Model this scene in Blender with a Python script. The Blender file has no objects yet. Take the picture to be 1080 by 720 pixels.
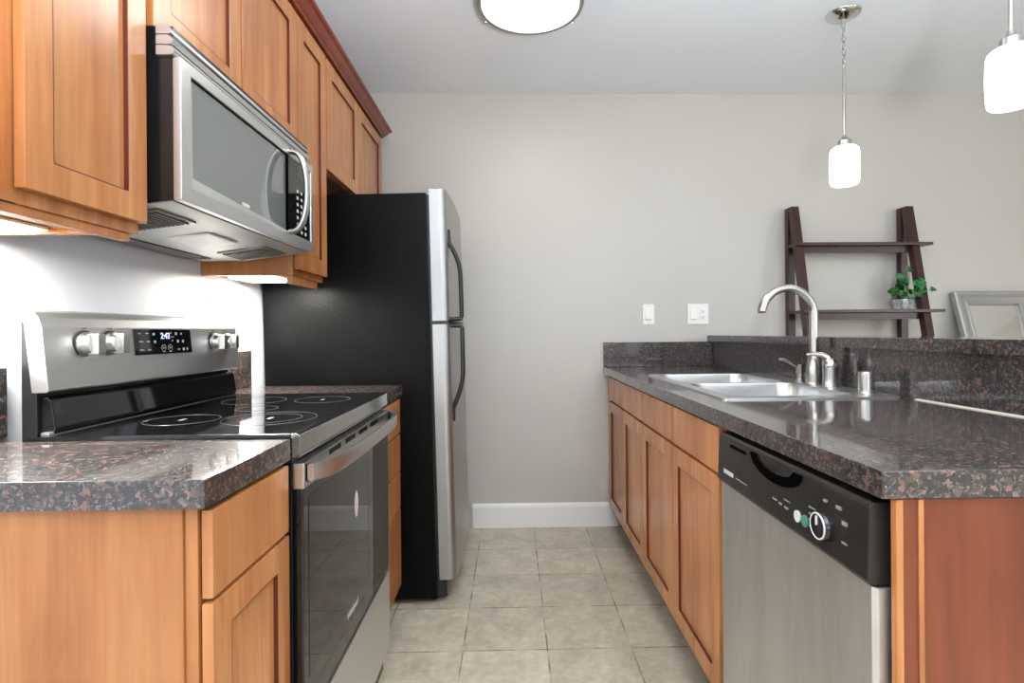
import bpy, bmesh, math, random
from mathutils import Vector, Matrix
random.seed(7)
sc = bpy.context.scene
COL = sc.collection
PI = math.pi

# ------------------------------------------------------------------ camera
cam_d = bpy.data.cameras.new('camera')
cam = bpy.data.objects.new('camera', cam_d); COL.objects.link(cam)
cam_d.sensor_fit = 'HORIZONTAL'; cam_d.sensor_width = 36.0
cam_d.lens = 573.44 / 1080 * 36.0
cam_d.shift_x = -(552.3 - 540) / 1080
cam_d.shift_y = (350.4 - 360) / 1080
cam_d.clip_start = .02
cam.matrix_world = (Matrix.Translation((0, 0, 1.1103)) @ Matrix.Rotation(-.022, 4, 'Z')
                    @ Matrix.Rotation(PI / 2, 4, 'X') @ Matrix.Rotation(-.0078, 4, 'Z'))
sc.camera = cam
sc.cycles.use_denoising = True
sc.cycles.max_bounces = 10
sc.cycles.diffuse_bounces = 7
sc.cycles.glossy_bounces = 5
sc.cycles.sample_clamp_indirect = 6
sc.cycles.caustics_reflective = False
sc.cycles.caustics_refractive = False

# ------------------------------------------------------------------ world, daylight, exposure
sc.view_settings.view_transform = 'Standard'
sc.view_settings.look = 'None'
sc.view_settings.gamma = 1
sc.view_settings.use_curve_mapping = False
sc.view_settings.exposure = 0.34
world = bpy.data.worlds.new('world'); sc.world = world; world.use_nodes = True
wb = world.node_tree.nodes['Background']
wb.inputs[0].default_value = (.80, .88, 1, 1); wb.inputs[1].default_value = 1.2

def daylight(name, loc, rot, sx, sy, power, color=(1, 1, 1)):
    d = bpy.data.lights.new(name, 'AREA'); d.shape = 'RECTANGLE'; d.size = sx; d.size_y = sy
    d.energy = power; d.color = color
    o = bpy.data.objects.new(name, d); COL.objects.link(o); o.location = loc; o.rotation_euler = rot
    return o
P_REAR, P_RIGHT = 13, 46
daylight('daylight_rear_window', (.55, -3.43, 1.35), (PI / 2, 0, 0), 1.7, 1.5, P_REAR, (.93, .97, 1))
daylight('daylight_rear_window_far', (3.1, -3.43, 1.35), (PI / 2, 0, 0), 1.7, 1.5, P_REAR, (.93, .97, 1))
daylight('daylight_right_window', (5.03, -1.5, 1.35), (PI / 2, 0, PI / 2), 1.7, 1.5, P_RIGHT, (.93, .97, 1))

# added fill spot behind the camera, aimed up to brighten ceiling and upper cabinets
fl_d = bpy.data.lights.new('added_ceiling_fill', 'SPOT'); fl_d.energy = 640; fl_d.color = (.86, .93, 1); fl_d.spot_size = math.radians(165); fl_d.spot_blend = 1; fl_d.shadow_soft_size = .12
fl = bpy.data.objects.new('added_ceiling_fill', fl_d); COL.objects.link(fl); fl.location = (.3, -.5, .95); fl.rotation_euler = (PI, 0, 0)

# ------------------------------------------------------------------ materials
def lin(r, g, b):
    f = lambda c: (c / 255 / 12.92) if c / 255 <= .04045 else ((c / 255 + .055) / 1.055) ** 2.4
    return (f(r), f(g), f(b), 1)

class NT:
    def __init__(s, name):
        s.m = bpy.data.materials.new(name); s.m.use_nodes = True
        s.t = s.m.node_tree; s.b = s.t.nodes['Principled BSDF']
    def n(s, typ, **kw):
        nd = s.t.nodes.new(typ)
        for k, v in kw.items():
            if hasattr(nd, k): setattr(nd, k, v)
        return nd
    def l(s, a, b): s.t.links.new(a, b)
    def coords(s, scale=(1, 1, 1), loc=(0, 0, 0), rnd=False):
        tc = s.n('ShaderNodeTexCoord'); mp = s.n('ShaderNodeMapping')
        mp.inputs['Scale'].default_value = scale; mp.inputs['Location'].default_value = loc
        if rnd:
            oi = s.n('ShaderNodeObjectInfo'); ad = s.n('ShaderNodeVectorMath', operation='ADD')
            mu = s.n('ShaderNodeMath', operation='MULTIPLY'); mu.inputs[1].default_value = 37.
            s.l(oi.outputs['Random'], mu.inputs[0]); s.l(tc.outputs['Object'], ad.inputs[0]); s.l(mu.outputs[0], ad.inputs[1])
            s.l(ad.outputs[0], mp.inputs['Vector'])
        else:
            s.l(tc.outputs['Object'], mp.inputs['Vector'])
        return mp.outputs[0]
    def noise(s, vec, scale, detail=4, rough=.55, dist=0):
        nz = s.n('ShaderNodeTexNoise'); nz.inputs['Scale'].default_value = scale
        nz.inputs['Detail'].default_value = detail; nz.inputs['Roughness'].default_value = rough
        nz.inputs['Distortion'].default_value = dist
        s.l(vec, nz.inputs['Vector']); return nz.outputs['Fac']
    def ramp(s, fac, stops, interp='LINEAR'):
        r = s.n('ShaderNodeValToRGB'); cr = r.color_ramp; cr.interpolation = interp
        while len(cr.elements) > 1: cr.elements.remove(cr.elements[-1])
        cr.elements[0].position = stops[0][0]; cr.elements[0].color = stops[0][1]
        for p, c in stops[1:]:
            e = cr.elements.new(p); e.color = c
        s.l(fac, r.inputs[0]); return r.outputs[0]
    def mix(s, fac, a, b, mode='MIX'):
        m = s.n('ShaderNodeMix', data_type='RGBA', blend_type=mode)
        for i, v in ((0, fac), (6, a), (7, b)):
            if isinstance(v, (int, float, tuple)): m.inputs[i].default_value = v
            else: s.l(v, m.inputs[i])
        return m.outputs[2]
    def bump(s, h, strength, dist=.002):
        b = s.n('ShaderNodeBump'); b.inputs['Strength'].default_value = strength; b.inputs['Distance'].default_value = dist
        s.l(h, b.inputs['Height']); s.l(b.outputs[0], s.b.inputs['Normal'])
    def set(s, **kw):
        for k, v in kw.items():
            k = {'base': 'Base Color', 'rough': 'Roughness', 'metal': 'Metallic', 'spec': 'Specular IOR Level', 'coat': 'Coat Weight',
                 'coatr': 'Coat Roughness', 'coati': 'Coat IOR', 'trans': 'Transmission Weight', 'ior': 'IOR', 'emit': 'Emission Color', 'emits': 'Emission Strength'}[k]
            if isinstance(v, (int, float, tuple)): s.b.inputs[k].default_value = v
            else: s.l(v, s.b.inputs[k])
        return s.m

def plain(name, col, rough=.5, metal=0, **kw):
    return NT(name).set(base=col, rough=rough, metal=metal, **kw)

def wood_mat(name, c_dark, c_mid, c_light, rough=.3, grain=(9, 9, .9), spec=.5):
    t = NT(name)
    v = t.coords(grain, rnd=True)
    a = t.noise(v, 1.6, 5, .6, .6)
    v2 = t.coords((70, 70, 3.5), rnd=True)
    b = t.noise(v2, 1.0, 3, .6)
    v3 = t.coords((3.2, 3.2, 2.2), rnd=True)
    c = t.noise(v3, 1.0, 2)
    base = t.ramp(a, [(.25, c_dark), (.5, c_mid), (.78, c_light)])
    fine = t.ramp(b, [(.3, (.86, .84, .82, 1)), (.7, (1.06, 1.06, 1.06, 1))])
    blot = t.ramp(c, [(.3, (.80, .75, .70, 1)), (.7, (1.13, 1.13, 1.13, 1))])
    base = t.mix(1.0, base, fine, 'MULTIPLY'); base = t.mix(1.0, base, blot, 'MULTIPLY')
    t.bump(b, .05, .001)
    return t.set(base=base, rough=rough, spec=spec)

M = {}
M['wood'] = wood_mat('maple_wood', lin(160, 98, 54), lin(181, 121, 74), lin(196, 140, 92), .25)
M['veneer'] = wood_mat('reddish_veneer', lin(102, 46, 24), lin(118, 58, 32), lin(130, 70, 41), .34)
M['glaze'] = plain('dark_glaze', lin(84, 34, 20), .4)
M['crown'] = wood_mat('crown_wood', lin(96, 36, 19), lin(116, 48, 26), lin(132, 60, 34), .3)
M['dark_wood'] = wood_mat('espresso_wood', lin(42, 18, 15), lin(58, 25, 22), lin(78, 38, 31), .3, (20, 20, 20))
M['kick'] = plain('toe_kick_dark', lin(62, 40, 28), .6)

def granite():
    t = NT('tan_brown_granite')
    v = t.coords()
    nd = t.n('ShaderNodeTexNoise'); nd.inputs['Scale'].default_value = 60; nd.inputs['Detail'].default_value = 3
    t.l(v, nd.inputs['Vector'])
    ad = t.n('ShaderNodeVectorMath', operation='MULTIPLY_ADD'); ad.inputs[1].default_value = (.014, .014, .014)
    t.l(nd.outputs['Color'], ad.inputs[0]); t.l(v, ad.inputs[2])
    def vor(scale):
        vo = t.n('ShaderNodeTexVoronoi'); vo.inputs['Scale'].default_value = scale
        t.l(ad.outputs[0], vo.inputs['Vector']); sp = t.n('ShaderNodeSeparateColor'); t.l(vo.outputs['Color'], sp.inputs[0])
        return sp.outputs
    a = vor(150); b = vor(330)
    k = (.010, .0105, .011, 1)
    big = t.ramp(a[0], [(0, k), (.50, (.018, .017, .016, 1)), (.68, (.05, .026, .022, 1)), (.80, (.20, .10, .078, 1)), (.95, (.06, .036, .03, 1))])
    small = t.ramp(b[1], [(0, k), (.42, (.022, .024, .023, 1)), (.62, (.055, .062, .064, 1)), (.82, (.18, .185, .195, 1))], 'CONSTANT')
    mask = t.ramp(a[2], [(0, (0, 0, 0, 1)), (.45, (1, 1, 1, 1))], 'CONSTANT')
    big2 = t.mix(.5, big, small)
    base = t.mix(mask, big, big2)
    return t.set(base=base, rough=.45, spec=.3, coat=1.0, coatr=.06, coati=1.7)
M['granite'] = granite()

def steel(name, col=(.60, .595, .58), rough=.3, streak=(2, 2, 180), smudge=None):
    t = NT(name)
    v = t.coords(streak)
    a = t.noise(v, 3.0, 3, .6)
    r = t.n('ShaderNodeMapRange'); r.inputs[3].default_value = rough - .01; r.inputs[4].default_value = rough + .03
    t.l(a, r.inputs[0])
    base = t.ramp(a, [(.3, tuple(c * .97 for c in col) + (1,)), (.7, tuple(min(1, c * 1.02) for c in col) + (1,))])
    if smudge:
        s1 = t.noise(t.coords(smudge), 1.0, 5, .7, .2)
        sm = t.ramp(s1, [(.35, (.84, .835, .825, 1)), (.62, (1.0, 1.0, 1.0, 1))])
        base = t.mix(1.0, base, sm, 'MULTIPLY')
    return t.set(base=base, rough=r.outputs[0], metal=1.0)
M['steel'] = steel('stainless_steel')
M['steel_h'] = steel('stainless_brushed_level', (.66, .66, .655), .36, (180, 2, 180))
M['steel_trim'] = plain('polished_steel_trim', (.42, .41, .40, 1), .12, 1.0)
M['steel_dw'] = steel('stainless_smudged', (.68, .67, .645), .46, (160, 160, 2), (9, 9, 1.6))
M['steel_fridge'] = steel('stainless_door', (.42, .418, .415), .42, (160, 160, 2))
M['sink'] = steel('sink_steel', (.58, .58, .575), .32, (3, 120, 3))
M['nickel'] = plain('brushed_nickel', (.47, .455, .43, 1), .27, 1.0)
M['rim'] = plain('satin_nickel_rim', (.30, .295, .285, 1), .5, .6)
M['chrome'] = plain('polished_chrome', (.72, .71, .70, 1), .1, 1.0)
M['black_gloss'] = plain('black_glass', (.006, .006, .007, 1), .04, 0, spec=.55)
M['oven_glass'] = plain('oven_window_glass', (.012, .010, .009, 1), .03, 0, spec=.4)
M['mw_glass'] = plain('microwave_window_glass', (.15, .157, .15, 1), .05, 0, spec=1.0)
M['black'] = plain('black_enamel', (.008, .008, .008, 1), .25)
M['black_matte'] = plain('black_plastic', (.012, .012, .012, 1), .4)
M['dw_black'] = plain('dishwasher_black_plastic', (.018, .016, .0145, 1), .25, 0, spec=.35)
M['slot'] = plain('recess_black', (.002, .002, .002, 1), .8, 0, spec=0.0)
M['grey_strip'] = plain('dark_grey_glass', (.035, .037, .038, 1), .15)
def fridge_black():
    t = NT('textured_black_enamel')
    n = t.noise(t.coords(), 170, 2, .5); t.bump(n, .6, .0012)
    return t.set(base=(.004, .0042, .004, 1), rough=.3, spec=.09)
M['fridge'] = fridge_black()
def paint(name, col, rough=.55, b=.06):
    t = NT(name); n = t.noise(t.coords(), 180, 2); t.bump(n, b, .001)
    n2 = t.noise(t.coords(), 1.3, 3)
    base = t.ramp(n2, [(.3, tuple(c * .97 for c in col[:3]) + (1,)), (.7, col)])
    return t.set(base=base, rough=rough)
M['wall'] = paint('greige_wall_paint', lin(198, 194, 186), .42)
M['white_wall'] = paint('white_wall_paint', lin(230, 233, 241), .5)
M['ceiling'] = paint('white_ceiling_paint', lin(236, 239, 244), .7, .12)
M['trim'] = plain('white_trim_paint', lin(238, 237, 233), .35)
M['plate'] = plain('white_plastic', lin(240, 238, 232), .3)
M['plate_shade'] = plain('grey_slot', lin(90, 88, 84), .5)
def tiles():
    t = NT('slate_look_floor_tile')
    G = .2954
    v = t.coords((1, 1, 1), (.1786 + 20 * G, -2.788 + 20 * G, 0))
    br = t.n('ShaderNodeTexBrick'); br.offset = 0; br.squash = 1
    t.l(v, br.inputs['Vector'])
    for k, val in (('Scale', 1.0), ('Mortar Size', .0026), ('Mortar Smooth', .15), ('Bias', 0.0), ('Brick Width', G), ('Row Height', G)):
        br.inputs[k].default_value = val
    br.inputs['Color1'].default_value = (.90, .90, .90, 1); br.inputs['Color2'].default_value = (1.08, 1.07, 1.05, 1)
    br.inputs['Mortar'].default_value = (1, 1, 1, 1)
    n = t.noise(t.coords((5, 5, 5)), 1.6, 8, .68, .5)
    n2 = t.noise(t.coords((22, 22, 22)), 1.6, 5, .6)
    base = t.ramp(n, [(.3, lin(178, 168, 147)), (.5, lin(200, 190, 168)), (.72, lin(216, 207, 187))])
    f = t.ramp(n2, [(.3, (.84, .84, .83, 1)), (.7, (1.08, 1.08, 1.07, 1))])
    base = t.mix(1.0, base, f, 'MULTIPLY'); base = t.mix(1.0, base, br.outputs['Color'], 'MULTIPLY')
    mort = t.ramp(t.noise(t.coords((9, 9, 9)), 1.0, 3), [(.42, lin(112, 96, 76)), (.6, lin(186, 180, 166))])
    base = t.mix(br.outputs['Fac'], base, mort)
    inv = t.n('ShaderNodeMath', operation='MULTIPLY_ADD'); inv.inputs[1].default_value = -1.; 
    t.l(br.outputs['Fac'], inv.inputs[0]); t.l(n2, inv.inputs[2])
    t.bump(inv.outputs[0], .25, .0015)
    return t.set(base=base, rough=.36)
M['tile'] = tiles()
def emit(name, col, s):
    return NT(name).set(base=(.9, .9, .9, 1), emit=col, emits=s, rough=.3)
M['dome'] = emit('lit_dome_glass', (1, .98, .95, 1), 14)
M['shade'] = emit('lit_opal_glass', (1, .985, .96, 1), 4.2)
M['ucl'] = emit('lit_fluorescent_lens', (1, .985, .88, 1), 12)
M['clock'] = emit('blue_clock_digits', (.35, .45, 1, 1), 2.2)
M['mark'] = plain('pale_print', lin(196, 196, 192), .5)
M['mark_dim'] = plain('dim_print', lin(128, 126, 122), .5)
M['mark_dark'] = plain('dark_print', lin(70, 70, 70), .5)
M['green_btn'] = plain('green_print', lin(70, 120, 100), .4)
M['ring'] = plain('burner_ring_print', lin(78, 78, 77), .3)
M['mirror'] = plain('mirror_silvering', (.93, .93, .92, 1), .02, 1.0)
M['frame'] = plain('silver_leaf_frame', (.40, .385, .37, 1), .42, .45)
M['mw_under'] = plain('grey_painted_metal', lin(176, 178, 170), .4, .3)
M['filter'] = plain('aluminium_mesh', lin(120, 118, 105), .4, .8)
def glassy_pot():
    t = NT('crackled_silver_glass'); n = t.noise(t.coords(), 60, 4, .7)
    return t.set(base=t.ramp(n, [(.35, lin(140, 142, 142)), (.65, lin(232, 232, 230))]), rough=.15, metal=.1)
M['pot'] = glassy_pot()
def leafm():
    t = NT('green_leaf'); n = t.noise(t.coords(rnd=True), 30, 2)
    return t.set(base=t.ramp(n, [(.35, lin(20, 84, 34)), (.5, lin(46, 130, 58)), (.68, lin(110, 178, 120))]), rough=.35)
M['leaf'] = leafm()
M['stem'] = plain('plant_stem', lin(120, 160, 100), .5)
M['soil'] = plain('soil', lin(48, 36, 28), .9)
M['caulk'] = plain('pale_caulk', lin(205, 202, 186), .5)
M['glass'] = NT('window_glass').set(base=(1, 1, 1, 1), rough=0.0, trans=1.0, ior=1.02)
M['sticker'] = plain('paper_sticker', lin(214, 206, 204), .4)
M['sticker_rim'] = plain('sticker_pink_rim', lin(190, 150, 150), .4)

# ------------------------------------------------------------------ helpers
class B:
    """collects shapes into one mesh"""
    def __init__(s): s.bm = bmesh.new()
    def _merge(s, bm):
        me = bpy.data.meshes.new('tmp'); bm.to_mesh(me); bm.free(); s.bm.from_mesh(me); bpy.data.meshes.remove(me); return s
    def box(s, x0, x1, y0, y1, z0, z1, bev=0, seg=2):
        bm = bmesh.new(); bmesh.ops.create_cube(bm, size=1)
        for v in bm.verts:
            v.co = Vector(((x0 + x1) / 2 + v.co.x * abs(x1 - x0), (y0 + y1) / 2 + v.co.y * abs(y1 - y0), (z0 + z1) / 2 + v.co.z * abs(z1 - z0)))
        if bev: bmesh.ops.bevel(bm, geom=bm.edges[:], offset=bev, segments=seg, profile=.6, affect='EDGES', clamp_overlap=True)
        return s._merge(bm)
    def prism(s, pts, axis, a, b, bev=0, seg=2):
        """pts: 2D polygon in the other two axes (order xyz minus axis)"""
        bm = bmesh.new(); lo, hi = [], []
        for p, q in pts:
            for lst, c in ((lo, a), (hi, b)):
                co = {'X': (c, p, q), 'Y': (p, c, q), 'Z': (p, q, c)}[axis]; lst.append(bm.verts.new(co))
        n = len(pts); bm.faces.new(lo); bm.faces.new(hi[::-1])
        for i in range(n): bm.faces.new((lo[i], hi[i], hi[(i + 1) % n], lo[(i + 1) % n]))
        bmesh.ops.recalc_face_normals(bm, faces=bm.faces[:])
        if bev: bmesh.ops.bevel(bm, geom=bm.edges[:], offset=bev, segments=seg, profile=.6, affect='EDGES', clamp_overlap=True)
        return s._merge(bm)
    def tube(s, pts, r, n=12, cap=True, flat=None):
        """r a number or list; flat=(scale along up) for oval bars"""
        bm = bmesh.new(); pts = [Vector(p) for p in pts]; rings = []
        rs = r if isinstance(r, (list, tuple)) else [r] * len(pts)
        up = None
        for i, p in enumerate(pts):
            d = (pts[min(i + 1, len(pts) - 1)] - pts[max(i - 1, 0)]).normalized()
            if up is None:
                up = d.orthogonal().normalized()
                if flat: up = Vector(flat[2]).normalized()
            up = (up - d * up.dot(d)).normalized(); sd = d.cross(up)
            k1, k2 = (flat[0], flat[1]) if flat else (1, 1)
            rings.append([bm.verts.new(p + rs[i] * (math.cos(2 * PI * j / n) * up * k1 + math.sin(2 * PI * j / n) * sd * k2)) for j in range(n)])
        for a, b in zip(rings, rings[1:]):
            for j in range(n): bm.faces.new((a[j], a[(j + 1) % n], b[(j + 1) % n], b[j]))
        if cap: bm.faces.new(rings[0][::-1]); bm.faces.new(rings[-1])
        bmesh.ops.recalc_face_normals(bm, faces=bm.faces[:])
        return s._merge(bm)
    def lathe(s, prof, c, axis='Z', n=32, sgn=1):
        """prof: (radius, height) pairs"""
        bm = bmesh.new(); rings = []
        for r, h in prof:
            ring = []
            for j in range(n):
                a = 2 * PI * j / n; u, v = r * math.cos(a), r * math.sin(a)
                co = {'Z': (u, v, h), 'X': (h * sgn, u, v), 'Y': (u, h * sgn, v)}[axis]
                ring.append(bm.verts.new(Vector(c) + Vector(co)))
            rings.append(ring)
        for a, b in zip(rings, rings[1:]):
            for j in range(n): bm.faces.new((a[j], a[(j + 1) % n], b[(j + 1) % n], b[j]))
        if prof[0][0] > 0: bm.faces.new(rings[0][::-1])
        if prof[-1][0] > 0: bm.faces.new(rings[-1])
        bmesh.ops.remove_doubles(bm, verts=bm.verts[:], dist=1e-6)
        bmesh.ops.recalc_face_normals(bm, faces=bm.faces[:])
        return s._merge(bm)
    def torus(s, c, R, r, mat=None, n=28, k=10, sx=1, sy=1):
        bm = bmesh.new(); mat = mat or Matrix()
        g = [[bm.verts.new(Vector(c) + mat @ Vector(((R + r * math.cos(b)) * math.cos(a) * sx, (R + r * math.cos(b)) * math.sin(a) * sy, r * math.sin(b))))
              for b in [2 * PI * j / k for j in range(k)]] for a in [2 * PI * i / n for i in range(n)]]
        for i in range(n):
            for j in range(k): bm.faces.new((g[i][j], g[(i + 1) % n][j], g[(i + 1) % n][(j + 1) % k], g[i][(j + 1) % k]))
        return s._merge(bm)
    def rot(s, m):
        bmesh.ops.transform(s.bm, matrix=m, verts=s.bm.verts[:]); return s
    def build(s, name, mat, parent=None, smooth=35):
        bm = s.bm
        r = root_loc(parent)
        for v in bm.verts: v.co -= r
        me = bpy.data.meshes.new(name); bm.to_mesh(me); bm.free()
        me.materials.append(mat if not isinstance(mat, str) else M[mat])
        for p in me.polygons: p.use_smooth = True
        me.set_sharp_from_angle(angle=math.radians(smooth))
        o = bpy.data.objects.new(name, me); COL.objects.link(o)
        wn = o.modifiers.new('weighted_normals', 'WEIGHTED_NORMAL'); wn.keep_sharp = True; wn.weight = 100
        if parent: o.parent = parent
        return o

def root_loc(o):
    if o is None: return Vector((0, 0, 0))
    while o.parent: o = o.parent
    return Vector(o.location)

def tag(o, label, cat, group=None, kind=None):
    o['label'] = label; o['category'] = cat
    if group: o['group'] = group
    if kind: o['kind'] = kind
    return o
def thing(name, label, cat, loc, group=None):
    o = bpy.data.objects.new(name, None); o.empty_display_size = .05; COL.objects.link(o); o.location = loc
    return tag(o, label, cat, group)
def single(b, name, mat, label, cat, loc, group=None, smooth=35):
    o = b.build(name, mat, None, smooth)
    loc = Vector(loc)
    for v in o.data.vertices: v.co -= loc
    o.location = loc
    return tag(o, label, cat, group)
def struct(b, name, mat, parent=None):
    o = b.build(name, mat, parent)
    if parent is None: o['kind'] = 'structure'
    return o
def text(s, name, mat, parent, X, y, z, size, sgn=1, depth=.0006, align='CENTER', stretch=1, shear=0):
    """printed text on a face at x=X that looks towards +X (sgn=1) or -X (sgn=-1)"""
    cu = bpy.data.curves.new('txt', 'FONT'); cu.body = s; cu.size = size; cu.align_x = align; cu.align_y = 'CENTER'; cu.shear = shear
    to = bpy.data.objects.new('txt', cu); COL.objects.link(to)
    me = bpy.data.meshes.new_from_object(to.evaluated_get(bpy.context.evaluated_depsgraph_get()))
    bpy.data.objects.remove(to); bpy.data.curves.remove(cu)
    b = B(); b.bm.from_mesh(me); bpy.data.meshes.remove(me)
    if depth:
        r = bmesh.ops.extrude_face_region(b.bm, geom=b.bm.faces[:])
        for v in [g for g in r['geom'] if isinstance(g, bmesh.types.BMVert)]: v.co.z += depth
    for v in b.bm.verts:
        a, c, d = v.co; v.co = Vector((X + sgn * d, y + sgn * a, z + c * stretch))
    bmesh.ops.recalc_face_normals(b.bm, faces=b.bm.faces[:])
    return b.build(name, mat, parent)

def rrect(x0, x1, y0, y1, r, n=5):
    pts = []
    for cx, cy, a0 in ((x1 - r, y1 - r, 0), (x0 + r, y1 - r, 90), (x0 + r, y0 + r, 180), (x1 - r, y0 + r, 270)):
        for i in range(n + 1):
            a = math.radians(a0 + 90 * i / n); pts.append((cx + r * math.cos(a), cy + r * math.sin(a)))
    return pts

def parts(name, mat, parent, boxes, bev=0):
    for bx in boxes: B().box(*bx, bev).build(name, mat, parent)

def shaker(parent, name, xf, sgn, y0, y1, z0, z1, stile=.057, t=.0165, rec=.0085, mat='wood'):
    """five-piece door whose front lies at x=xf and looks towards sgn"""
    b = B(); xb = xf - sgn * t
    b.box(xb, xf, y0, y0 + stile, z0, z1, .0018); b.box(xb, xf, y1 - stile, y1, z0, z1, .0018)
    b.box(xb, xf - sgn * .0004, y0 + stile - .001, y1 - stile + .001, z0, z0 + stile, .0018)
    b.box(xb, xf - sgn * .0004, y0 + stile - .001, y1 - stile + .001, z1 - stile, z1, .0018)
    b.box(xb + sgn * .003, xf - sgn * rec, y0 + stile - .004, y1 - stile + .004, z0 + stile - .004, z1 - stile + .004)
    d = b.build(name, mat, parent)
    bm = bmesh.new(); g = .0016; rg_ = []
    a0, a1, c0, c1 = y0 + stile - .0004, y1 - stile + .0004, z0 + stile - .0004, z1 - stile + .0004
    for x in (xf - sgn * (rec + .001), xf - sgn * .0006):
        for q in (0, g): rg_.append([bm.verts.new((x, y, z)) for y, z in ((a0 + q, c0 + q), (a1 - q, c0 + q), (a1 - q, c1 - q), (a0 + q, c1 - q))])
    for p, q in ((0, 1), (1, 3), (3, 2), (2, 0)):
        for i in range(4): bm.faces.new((rg_[p][i], rg_[p][(i + 1) % 4], rg_[q][(i + 1) % 4], rg_[q][i]))
    bmesh.ops.recalc_face_normals(bm, faces=bm.faces[:])
    gb = B(); gb._merge(bm); gb.build('glazed_groove', 'glaze', d)
    return d
def slab(parent, name, xf, sgn, y0, y1, z0, z1, t=.0165, mat='wood'):
    return B().box(xf - sgn * t, xf, y0, y1, z0, z1, .003).build(name, mat, parent)

# ------------------------------------------------------------------ the room
XL, XR, YN, YB, ZC = -1.02, 5.0, -3.4, 3.106, 2.474
struct(B().box(XL - .1, XR + .1, YN - .1, YB + .1, -.1, 0), 'floor', 'tile')
struct(B().box(XL - .1, XR + .1, YN - .1, YB + .1, ZC, ZC + .1), 'ceiling', 'ceiling')
struct(B().box(XL - .1, XR + .1, YB, YB + .1, 0, ZC), 'wall_back', 'wall')
struct(B().box(XL - .1, XL, YN, YB, 0, ZC), 'wall_left', 'white_wall')
def wall_with_holes(axis, c0, c1, a0, a1, holes):
    b = B(); cuts = [a0] + [q for h in holes for q in h[:2]] + [a1]
    def bx(p0, p1, z0, z1):
        if axis == 'Y': b.box(p0, p1, c0, c1, z0, z1)
        else: b.box(c0, c1, p0, p1, z0, z1)
    for i in range(0, len(cuts), 2): bx(cuts[i], cuts[i + 1], 0, ZC)
    for h0, h1, z0, z1 in holes: bx(h0, h1, 0, z0); bx(h0, h1, z1, ZC)
    return b
struct(wall_with_holes('Y', YN - .1, YN, XL - .1, XR + .1, [(-.35, 1.45, .55, 2.15), (2.2, 4.0, .55, 2.15)]), 'wall_rear', 'wall')
struct(wall_with_holes('X', XR, XR + .1, YN, YB, [(-2.4, -.6, .6, 2.1)]), 'wall_right', 'wall')
def window(n, axis, c, h):
    p0, p1, z0, z1 = h
    b = B(); g = B()
    def bx(t, a0, a1, q0, q1, w=.03):
        if axis == 'Y': t.box(a0, a1, c - w, c + w, q0, q1, .003)
        else: t.box(c - w, c + w, a0, a1, q0, q1, .003)
    f = .05
    bx(b, p0, p1, z0, z0 + f); bx(b, p0, p1, z1 - f, z1); bx(b, p0, p0 + f, z0, z1); bx(b, p1 - f, p1, z0, z1)
    bx(b, (p0 + p1) / 2 - f / 2, (p0 + p1) / 2 + f / 2, z0, z1)
    o = b.build(f'window_{n}', 'trim'); o['kind'] = 'structure'
window(1, 'Y', YN - .05, (-.35, 1.45, .55, 2.15)); window(2, 'Y', YN - .05, (2.2, 4.0, .55, 2.15)); window(3, 'X', XR + .05, (-2.4, -.6, .6, 2.1))
def baseboard(name, pts_axis, a, b_, wall, sgn):
    prof = [(0, 0), (.014, 0), (.014, .108), (.011, .118), (.011, .124), (.006, .133), (0, .136)]
    if pts_axis == 'X': poly = [(wall + sgn * p, q) for p, q in prof]; bb = B().prism(poly, 'X', a, b_)
    else: poly = [(wall + sgn * p, q) for p, q in prof]; bb = B().prism(poly, 'Y', a, b_)
    struct(bb, name, 'trim')
baseboard('baseboard_back', 'X', -.23, .60, YB, -1)
baseboard('baseboard_right', 'Y', YN, YB, XR, -1)
baseboard('baseboard_rear', 'X', XL, XR, YN, 1)
struct(B().box(1.172, 1.262, .80, YB - .001, 0, 1.05), 'wall_peninsula', 'wall')

# ------------------------------------------------------------------ upper cabinets
UF, UB = -.70, -.72           # door face, carcass face
def upper(label, y0, y1, z0, z1, doors, zd=None, stile=.057):
    t = thing('wall_cabinet', label, 'cabinet', (UB, (y0 + y1) / 2, z0), None)
    b = B(); g = .018
    b.box(XL + .001, UB - .0185, y0, y0 + g, z0, z1); b.box(XL + .001, UB - .0185, y1 - g, y1, z0, z1)
    b.box(XL + .001, UB - .004, y0 + g, y1 - g, z0 + .010, z0 + .026); b.box(XL + .001, UB, y0 + g, y1 - g, z1 - g, z1)
    b.box(XL + .001, XL + .012, y0 + g, y1 - g, z0 + .01, z1)
    # face frame
    f = .038; fl_ = .065 if y0 < .8 else f
    b.box(UB - .018, UB + .0005, y0, y0 + fl_, z0, z1, .001); b.box(UB - .018, UB + .0005, y1 - f, y1, z0, z1, .001)
    b.box(UB - .018, UB, y0 + f, y1 - f, z0, z0 + .04); b.box(UB - .018, UB, y0 + f, y1 - f, z1 - .05, z1)
    if len(doors) > 1: b.box(UB - .018, UB, doors[0][1] - .02, doors[1][0] + .02, z0, z1)
    b.build('carcass', 'wood', t)
    for d0, d1 in doors:
        shaker(t, 'door', UF, 1, d0, d1, zd if zd else z0 + .012, z1 - .012, stile)
    return t
ZT = 2.18
u1 = upper('maple wall cabinet left of the microwave, a lit fixture under it', .745, 1.066, 1.304, ZT, [(.80, 1.064)], 1.325, .05)
B().box(UB - .022, UB - .004, .75, 1.05, 1.289, 1.304, .002).build('light_rail', 'wood', u1)
u2 = upper('maple two-door wall cabinet directly above the microwave', 1.068, 1.806, 1.735, ZT, [(1.085, 1.434), (1.442, 1.806)], 1.72)
u3 = upper('narrow tall maple wall cabinet between microwave and refrigerator', 1.808, 2.09, 1.305, ZT, [(1.812, 2.086)], 1.325)
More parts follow.
